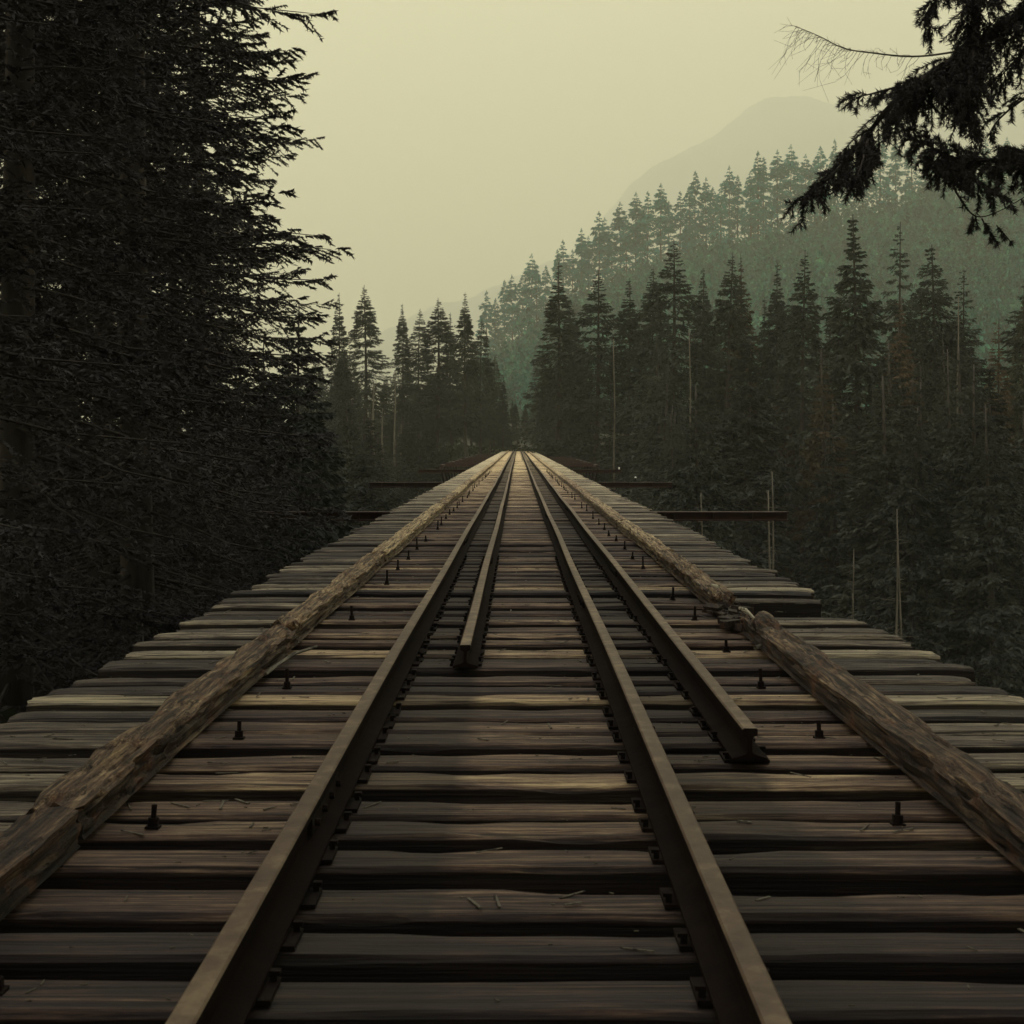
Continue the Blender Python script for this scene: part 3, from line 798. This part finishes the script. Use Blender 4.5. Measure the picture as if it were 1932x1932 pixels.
for px, py, dd in fill:
    x = (px - 977) / 2600 * dd
    if abs(x - CX) < 9 and dd < 206: continue
    zt = P(px, py, dd)[2]
    if zt - float(H(x, dd)) < 7: py = 836 - (float(H(x, dd)) + 9 - CAMZ) / dd * 2600
    v = rt.choice(['a', 'b', 'c', 'd', 'e', 'a', 'b', 'olive', 'sparse', 'brown'] if px > 1100 and dd > 112 else ['a', 'b', 'c', 'd', 'e'] if px > 977 else ['a', 'b', 'c', 'd', 'e', 'olive'])
    kw = dict(a='dense', b='layered', c='broad', d='slim', e='full', brown='brownish', olive='olive', sparse='gappy')[v]
    where = [w_ for lim, w_ in ((300, 'behind the big left spruces'), (620, 'by the sky gap'), (800, 'under the left group of tops'), (977, 'left of the far bridge end'), (1090, 'right of the far bridge end'), (1210, 'under the first tops of the right bank'), (1350, 'under the brownish-topped conifer'), (1490, 'under the close pair'), (1600, 'under the sharp tiered conifer'), (1740, 'under the tallest ragged conifer'), (1860, 'under the compact crown'), (9999, 'at the right edge of the view')) if px < lim][0]
    FILL.append((px, py, dd, v, kw, where, rt.uniform(1.1, 1.6), rt.uniform(0, 6.28)))
FILL.sort()
tot_, seen_ = {}, {}
for f_ in FILL: tot_[f_[4:6]] = tot_.get(f_[4:6], 0) + 1
for px, py, dd, v, kw, where, wd_, rz_ in FILL:
    seen_[(kw, where)] = seen_.get((kw, where), 0) + 1
    lab = '%s dark conifer, thicket %s' % (kw, where)
    if tot_[(kw, where)] > 1: lab += ', %s from left' % nth(seen_[(kw, where)])
    top_tree('conifer_tree', VAR[v], 36, px, py, dd, wd_, rz_, lab, 'conifers filling the ravine sides')

# --- pale bare stems
def snag(px0, ytop, ybot, dd, w, lab, lean=0.0, seed=0):
    x, y, zt = P(px0, ytop, dd); zb = max(P(px0, ybot, dd)[2], float(H(x, dd))) - .5
    zb = float(H(x, dd)) - .5
    r = empty('bare_tree', (x, y, zb)); tag(r, lab, 'dead tree', 'pale bare stems in the ravine')
    h = zt - zb; rs = random.Random(seed); b = MB()
    zs = [h * q / 12 for q in range(13)]
    b.tube([(lean * z + .06 * math.sin(z * .5 + seed), .05 * math.cos(z * .4), z) for z in zs], [w * (1 - .75 * z / h) for z in zs], 7)
    c = b
    for q in range(30):
        z = h * rs.uniform(.3, .98); a = rs.uniform(0, 6.28); l = rs.uniform(.3, 1.4) * (1.1 - z / h) + .25
        c.tube([(lean * z, 0, z), (lean * z + math.cos(a) * l, math.sin(a) * l, z - l * rs.uniform(-.2, .4))], [w * .16, w * .05], 3, False)
    link('trunk', c.mesh('trunk', M_PALEBARK, True), r)
SN = [(705, 720, 925, 176, .26, 'pale bare stem rising behind the left cross beam, the palest one'), (722, 770, 925, 180, .22, 'reddish bare stem beside the palest one left of the bridge'),
      (745, 700, 920, 184, .20, 'thin bare stem right of the two pale stems left of the bridge'), (757, 800, 925, 178, .16, 'short thin bare stem, rightmost of the left four'),
      (1160, 640, 835, 150, .17, 'thin bare stem low on the right bank near the far bridge end'), (1327, 930, 1010, 62, .09, 'short pale stem just beyond the right deck edge'),
      (1463, 890, 1090, 52, .085, 'slim pale stem crossing the end of the second cross beam'), (1448, 925, 1080, 56, .10, 'dull brown stem left of the slim pale stem'),
      (1611, 1035, 1155, 40, .055, 'small bright birch stem beyond the broken right deck edge'), (1688, 960, 1200, 38, .06, 'thin stem right of the small bright birch'), (1700, 1000, 1200, 44, .07, 'second thin stem right of the small bright birch'),
      (1305, 620, 790, 128, .16, 'tall bare stem in the middle of the right bank'), (1805, 560, 700, 112, .15, 'bare stem under the thin conifer near the right edge')]
for q, (a, b_, c_, dd, w, lab) in enumerate(SN): snag(a, b_, c_, dd, w, lab, rt.uniform(-.01, .01), q)

# --- tall trees along the misty ridge
RV = [conifer('ridge%d' % s, 71 + s, 40, [4.0, 3.1, 4.6][s], [.22, .35, .15][s], 80, 7, 3, 1.7, .72, .25, [.62, .5, .7][s], [1.0, 1.3, .9][s], M_RIDGE, M_BARK, limbs=False) for s in range(3)]
RIDGE = [(918, 548), (952, 528), (966, 518), (1003, 478), (1012, 498), (1052, 470), (1062, 452), (1097, 430), (1110, 445), (1130, 398), (1141, 410), (1170, 380), (1182, 405), (1200, 362), (1222, 360), (1247, 345), (1283, 360), (1312, 322), (1332, 334), (1345, 352), (1376, 312), (1392, 330), (1430, 284), (1441, 296), (1467, 282), (1492, 272), (1520, 290), (1548, 275), (1575, 262), (1600, 270), (1628, 262), (1660, 255), (1690, 262), (1720, 258), (1752, 270), (1790, 262), (1822, 275), (1860, 262), (1900, 258), (1940, 262), (935, 562), (985, 520), (1030, 500), (1080, 470), (1155, 418), (1212, 392), (1262, 378), (1300, 350), (1360, 345), (1416, 322), (1506, 305), (1536, 300)]
RIDGE.sort()
for q, (px, py) in enumerate(RIDGE):
    dd = 1000 + rt.uniform(-25, 20); x = (px - 977) / 2600 * dd
    zt = P(px, py, dd)[2]; z = float(H(x, dd)) - 1
    s = max(.45, (zt - z) / 40)
    tree('ridge_conifer', RV[rt.randrange(3)], (x, dd, z), (s * rt.uniform(.9, 1.25), s * rt.uniform(.9, 1.25), s), rt.uniform(0, 6.28), 'misty blue-green conifer on the hill crest, %s from the left' % nth(q + 1), 'conifer', 'misty conifers along the hill crest')

# --- forest on the hillside: one mass
def hill_forest():
    rs = np.random.RandomState(4)
    base = [conifer('h%d' % s, 90 + s, 12, [2.3, 2.8, 1.9][s], .05, 20, 3, 2, 1.9, 1.05, .25, .6, .5, M_HILL, M_BARK, limbs=False) for s in range(3)]
    cos = []
    for t_, c_ in base:
        a = np.empty(len(c_.vertices) * 3, np.float32); c_.vertices.foreach_get('co', a); cos.append(a.reshape(-1, 3))
        bpy.data.meshes.remove(t_); bpy.data.meshes.remove(c_)
    out = []
    n = 0
    while n < 6400:
        yy = 480 + 530 * rs.rand() ** .75; px = rs.uniform(880, 2080); x = (px - 977) / 2600 * yy
        z = float(H(x, yy))
        if z < 8: continue
        c = cos[rs.randint(3)]; s = rs.uniform(.6, 1.25); a = rs.rand() * 6.28
        if rs.rand() < .06: s *= 1.6
        ca, sa = math.cos(a), math.sin(a)
        V = c * np.array([s * .85, s * .85, s * rs.uniform(1.0, 1.6)], np.float32)
        V = np.stack([V[:, 0] * ca - V[:, 1] * sa + x, V[:, 0] * sa + V[:, 1] * ca + yy, V[:, 2] + z - .4], -1)
        out.append(V); n += 1
    V = np.concatenate(out); Q = np.arange(len(V)).reshape(-1, 4)
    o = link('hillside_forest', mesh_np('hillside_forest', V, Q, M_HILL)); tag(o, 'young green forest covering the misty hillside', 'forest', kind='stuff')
hill_forest()

# --- undergrowth on the ravine sides
def undergrowth():
    rs = np.random.RandomState(9)
    Vs = []
    n = 9000
    px = rs.uniform(-300, 2250, n); dd = 16 + 214 * rs.rand(n) ** .8
    x = (px - 977) / 2600 * dd
    ok = (np.abs(x - CX) > 4.2) | (dd > 209)
    x, dd = x[ok], dd[ok]; z = H(x, dd)
    for i in range(len(x)):
        m = 26; r = rs.uniform(.5, 1.5) * (1 if dd[i] > 40 else .6)
        ph = rs.rand(m) * 6.28; q = rs.rand(m) ** .5 * r; h = (r * 1.5 - q) * rs.rand(m) * 1.1
        C = np.stack([x[i] + np.cos(ph) * q, dd[i] + np.sin(ph) * q, z[i] + h], -1)
        D = rs.randn(m, 3); D[:, 2] = np.abs(D[:, 2]) * .7; D /= np.linalg.norm(D, axis=1)[:, None]
        W = np.cross(D, rs.randn(m, 3)); W /= np.linalg.norm(W, axis=1)[:, None]
        l = r * .38; w = r * .15
        Vs.append(np.stack([C, C + D * l * .5 + W * w, C + D * l, C + D * l * .5 - W * w], 1).reshape(-1, 3))
    V = np.concatenate(Vs); Q = np.arange(len(V)).reshape(-1, 4)
    o = link('undergrowth', mesh_np('undergrowth', V, Q, M_BUSH)); tag(o, 'dark bushes and ferns covering the ravine sides', 'undergrowth', kind='stuff')
undergrowth()

# ---------------------------------------------------------------- the close tree at the upper right
def close_tree():
    D0 = 9.0
    TX, TY = 5.15, 10.6
    gz = float(H(TX, TY)) - .3
    root = empty('fir_tree', (TX, TY, gz)); tag(root, 'close dark fir whose drooping boughs hang into the upper right corner', 'conifer')
    rs = np.random.RandomState(12)
    tr = MB(); zs = np.linspace(0, 24, 14)
    tr.tube([(.05 * math.sin(z * .3), 0, z) for z in zs], [.30 * (1 - .8 * z / 24) for z in zs], 12)
    wood = MB(); SP = []          # needle segments: (p, dir, length)
    def pt(px, py, dd): a = P(px, py, dd); return np.array([a[0] - TX, a[1] - TY, a[2] - gz])
    def catmull(pts, m=14):
        pts = [np.array(p) for p in pts]; pts = [2 * pts[0] - pts[1]] + pts + [2 * pts[-1] - pts[-2]]
        o = []
        for i in range(1, len(pts) - 2):
            for q in range(m):
                t = q / m; a, b, c, d_ = pts[i-1:i+3]
                o.append(.5 * (2*b + (c-a)*t + (2*a-5*b+4*c-d_)*t*t + (3*b-a-3*c+d_)*t**3))
        o.append(pts[-2]); return o
    def bough(pts, r0, dens, tlen, hang, needles=True, start=.0, fan=1.0):
        C = catmull(pts); N = len(C)
        wood.tube([tuple(c) for c in C], [max(r0 * (1 - .9 * i / N), .003) for i in range(N)], 6)
        seg = [np.linalg.norm(C[i+1] - C[i]) for i in range(N - 1)]; tot = sum(seg)
        k = int(tot * dens * 1.7); acc = np.cumsum([0] + seg)
        for q in range(k):
            s = tot * (start + (1 - start) * (q + rs.rand()) / k); i = min(np.searchsorted(acc, s) - 1, N - 2); i = max(i, 0)
            p = C[i] + (C[i+1] - C[i]) * ((s - acc[i]) / max(seg[i], 1e-6)); T = (C[i+1] - C[i]) / max(seg[i], 1e-6)
            side = rs.randn(3); side -= T * side.dot(T); side /= np.linalg.norm(side) + 1e-6
            l = tlen * (.45 + .8 * rs.rand()) * (1 - .55 * s / tot)
            d_ = T * .55 + side * .75 * fan + np.array([0, 0, -hang]); d_ /= np.linalg.norm(d_)
            # twig bends downwards
            a = p; pl = [a]; m = 5; dv = d_.copy()
            for w in range(m):
                a = a + dv * l / m; pl.append(a); dv = dv + np.array([0, 0, -.22 * (1 if hang > 0 else .3)]) + rs.randn(3) * .08; dv /= np.linalg.norm(dv)
            wood.tube([tuple(v) for v in pl], [.0045, .004, .0035, .003, .0025, .0015], 3, False)
            if needles: SP.append(pl)
            # secondary twiglets
            for w in range(1, m):
                if rs.rand() < .8:
                    sd = rs.randn(3); sd[2] -= .5; sd /= np.linalg.norm(sd); l2 = l * rs.uniform(.2, .42)
                    dv2 = (pl[w+1] - pl[w]) / (l / m) * .7 + sd * .7; dv2 /= np.linalg.norm(dv2)
                    p2 = [pl[w], pl[w] + dv2 * l2 * .5, pl[w] + dv2 * l2 + np.array([0, 0, -.1 * l2])]
                    wood.tube([tuple(v) for v in p2], [.003, .0025, .0015], 3, False)
                    if needles: SP.append(p2)
    a, b, c = 9.0, 8.6, 8.2
    # big bough sweeping down to the left
    bough([pt(2100, -60, 9.6), pt(1930, 25, a), pt(1800, 110, a), pt(1700, 180, b), pt(1635, 255, b), pt(1575, 325, c), pt(1512, 378, c)], .035, 30, .44, .42)
    bough([pt(1860, 90, a), pt(1760, 150, a), pt(1690, 165, b), pt(1640, 178, b), pt(1604, 186, b)], .015, 24, .26, .35)
    bough([pt(1735, 165, a), pt(1690, 205, b), pt(1668, 250, b)], .012, 22, .22, .8)
    bough([pt(1640, 255, b), pt(1622, 320, c), pt(1600, 368, c)], .010, 22, .20, .8)
    # dense dangling mass that comes from above
    bough([pt(2000, -260, 10), pt(1905, -120, 9.4), pt(1850, -20, a), pt(1838, 80, a), pt(1830, 160, b), pt(1826, 235, b)], .05, 62, .42, .25)
    bough([pt(1905, -120, 9.4), pt(1820, -60, 9.3), pt(1775, -10, 9.2), pt(1745, 35, 9.2), pt(1760, 60, 9.2)], .02, 34, .26, .3)
    bough([pt(1850, 60, a), pt(1805, 110, a), pt(1790, 160, a), pt(1800, 215, a)], .012, 34, .26, .5)
    # boughs from the right edge
    bough([pt(2120, 20, 9.2), pt(1990, 60, 9.0), pt(1920, 110, 9.0), pt(1875, 160, 9)], .02, 26, .30, .3)
    bough([pt(2120, -90, 9.2), pt(1990, -30, 9.0), pt(1920, 20, 9.0), pt(1880, 50, 9)], .02, 24, .28, .3)
    bough([pt(2130, 150, 9.2), pt(2000, 160, 9.0), pt(1935, 185, 9.0), pt(1885, 225, 9), pt(1862, 260, 9)], .018, 16, .24, .2)
    # lower lump and its tip
    bough([pt(2140, 270, 9.0), pt(1990, 280, 8.6), pt(1900, 300, 8.5), pt(1810, 300, 8.4), pt(1745, 272, 8.4), pt(1712, 262, 8.4)], .022, 38, .30, .15, start=.42)
    bough([pt(1770, 285, 8.4), pt(1810, 318, 8.3), pt(1845, 345, 8.3), pt(1888, 372, 8.3)], .012, 34, .22, .45)
    bough([pt(1830, 300, 8.4), pt(1785, 312, 8.4), pt(1752, 308, 8.4)], .012, 34, .24, .3)
    bough([pt(2050, 350, 8.8), pt(1960, 335, 8.6), pt(1910, 318, 8.6), pt(1880, 330, 8.6)], .012, 20, .2, .3)
    # thin loops with a few tufts
    bough([pt(1790, 330, 8.4), pt(1810, 372, 8.4), pt(1842, 408, 8.4), pt(1890, 396, 8.5), pt(1960, 355, 8.6)], .008, 3, .10, .8)
    bough([pt(1842, 408, 8.4), pt(1836, 428, 8.4)], .006, 40, .09, .6)
    bough([pt(1852, 412, 8.4), pt(1870, 445, 8.4), pt(1882, 458, 8.4)], .005, 26, .07, .6)
    bough([pt(1880, 425, 8.5), pt(1902, 450, 8.5), pt(1908, 462, 8.5)], .004, 26, .06, .6)
    # bare thin branch reaching left
    SPn = len(SP)
    bare = MB(); keep = wood; wood_v = wood
    crown_V = []
    for pl in SP:
        for i in range(len(pl) - 1):
            p, q = pl[i], pl[i+1]; T = q - p; L_ = np.linalg.norm(T); T = T / (L_ + 1e-9)
            m = max(2, int(L_ * 520))
            s = rs.rand(m)[:, None]; base = p + (q - p) * s
            sd = rs.randn(m, 3); sd -= (sd @ T)[:, None] * T; sd /= np.linalg.norm(sd, axis=1)[:, None] + 1e-6
            dr = T * .75 + sd * .8; dr /= np.linalg.norm(dr, axis=1)[:, None]
            W = np.cross(dr, rs.randn(m, 3)); W /= np.linalg.norm(W, axis=1)[:, None]
            ln = rs.uniform(.022, .044, m)[:, None]; w = .0032
            crown_V.append(np.stack([base - W * w, base + W * w, base + dr * ln], 1).reshape(-1, 3))
    V = np.concatenate(crown_V); T3 = np.arange(len(V)).reshape(-1, 3)
    for v in wood.v: tr.v.append(v)
    off = len(tr.v) - len(wood.v)
    tr.f += [[i + off for i in f] for f in wood.f]
    link('trunk', tr.mesh('trunk', M_BARK, True), root)
    link('crown', mesh_np('crown', V, T3, M_NEAR), root)
    C = catmull([pt(1960, 60, 9.2), pt(1850, 88, 9.1), pt(1735, 106, 9.0), pt(1640, 99, 9.0), pt(1590, 90, 9.0), pt(1545, 68, 8.9), pt(1503, 50, 8.9)], 8)
    bare.tube([tuple(c_) for c_ in C], [max(.009 * (1 - .85 * i / len(C)), .0018) for i in range(len(C))], 5)
    for q in range(16, len(C), 1):
        for rep in range(2):
            a_ = C[q]; dv = np.array([-.5, rs.randn() * .4, -.5 - rs.rand() * .4 if rep else .12]); dv /= np.linalg.norm(dv); l = rs.uniform(.08, .30) * (1 if rep else .45)
            pl = [a_]
            for w in range(4):
                a_ = a_ + dv * l / 4; pl.append(a_); dv = dv + rs.randn(3) * .25 + np.array([0, 0, -.12]); dv /= np.linalg.norm(dv)
                if rs.rand() < .6: 
                    e = a_ + (dv + rs.randn(3) * .6) * l * .3; bare.tube([tuple(a_), tuple(e)], [.0011, .0006], 3, False)
            bare.tube([tuple(v) for v in pl], [.0018, .0015, .0012, .001, .0007], 3, False)
    o = link('bare_branch', bare.mesh('bare_branch', M_PALEBARK), root); o['label'] = 'thin leafless branch reaching left'
close_tree()
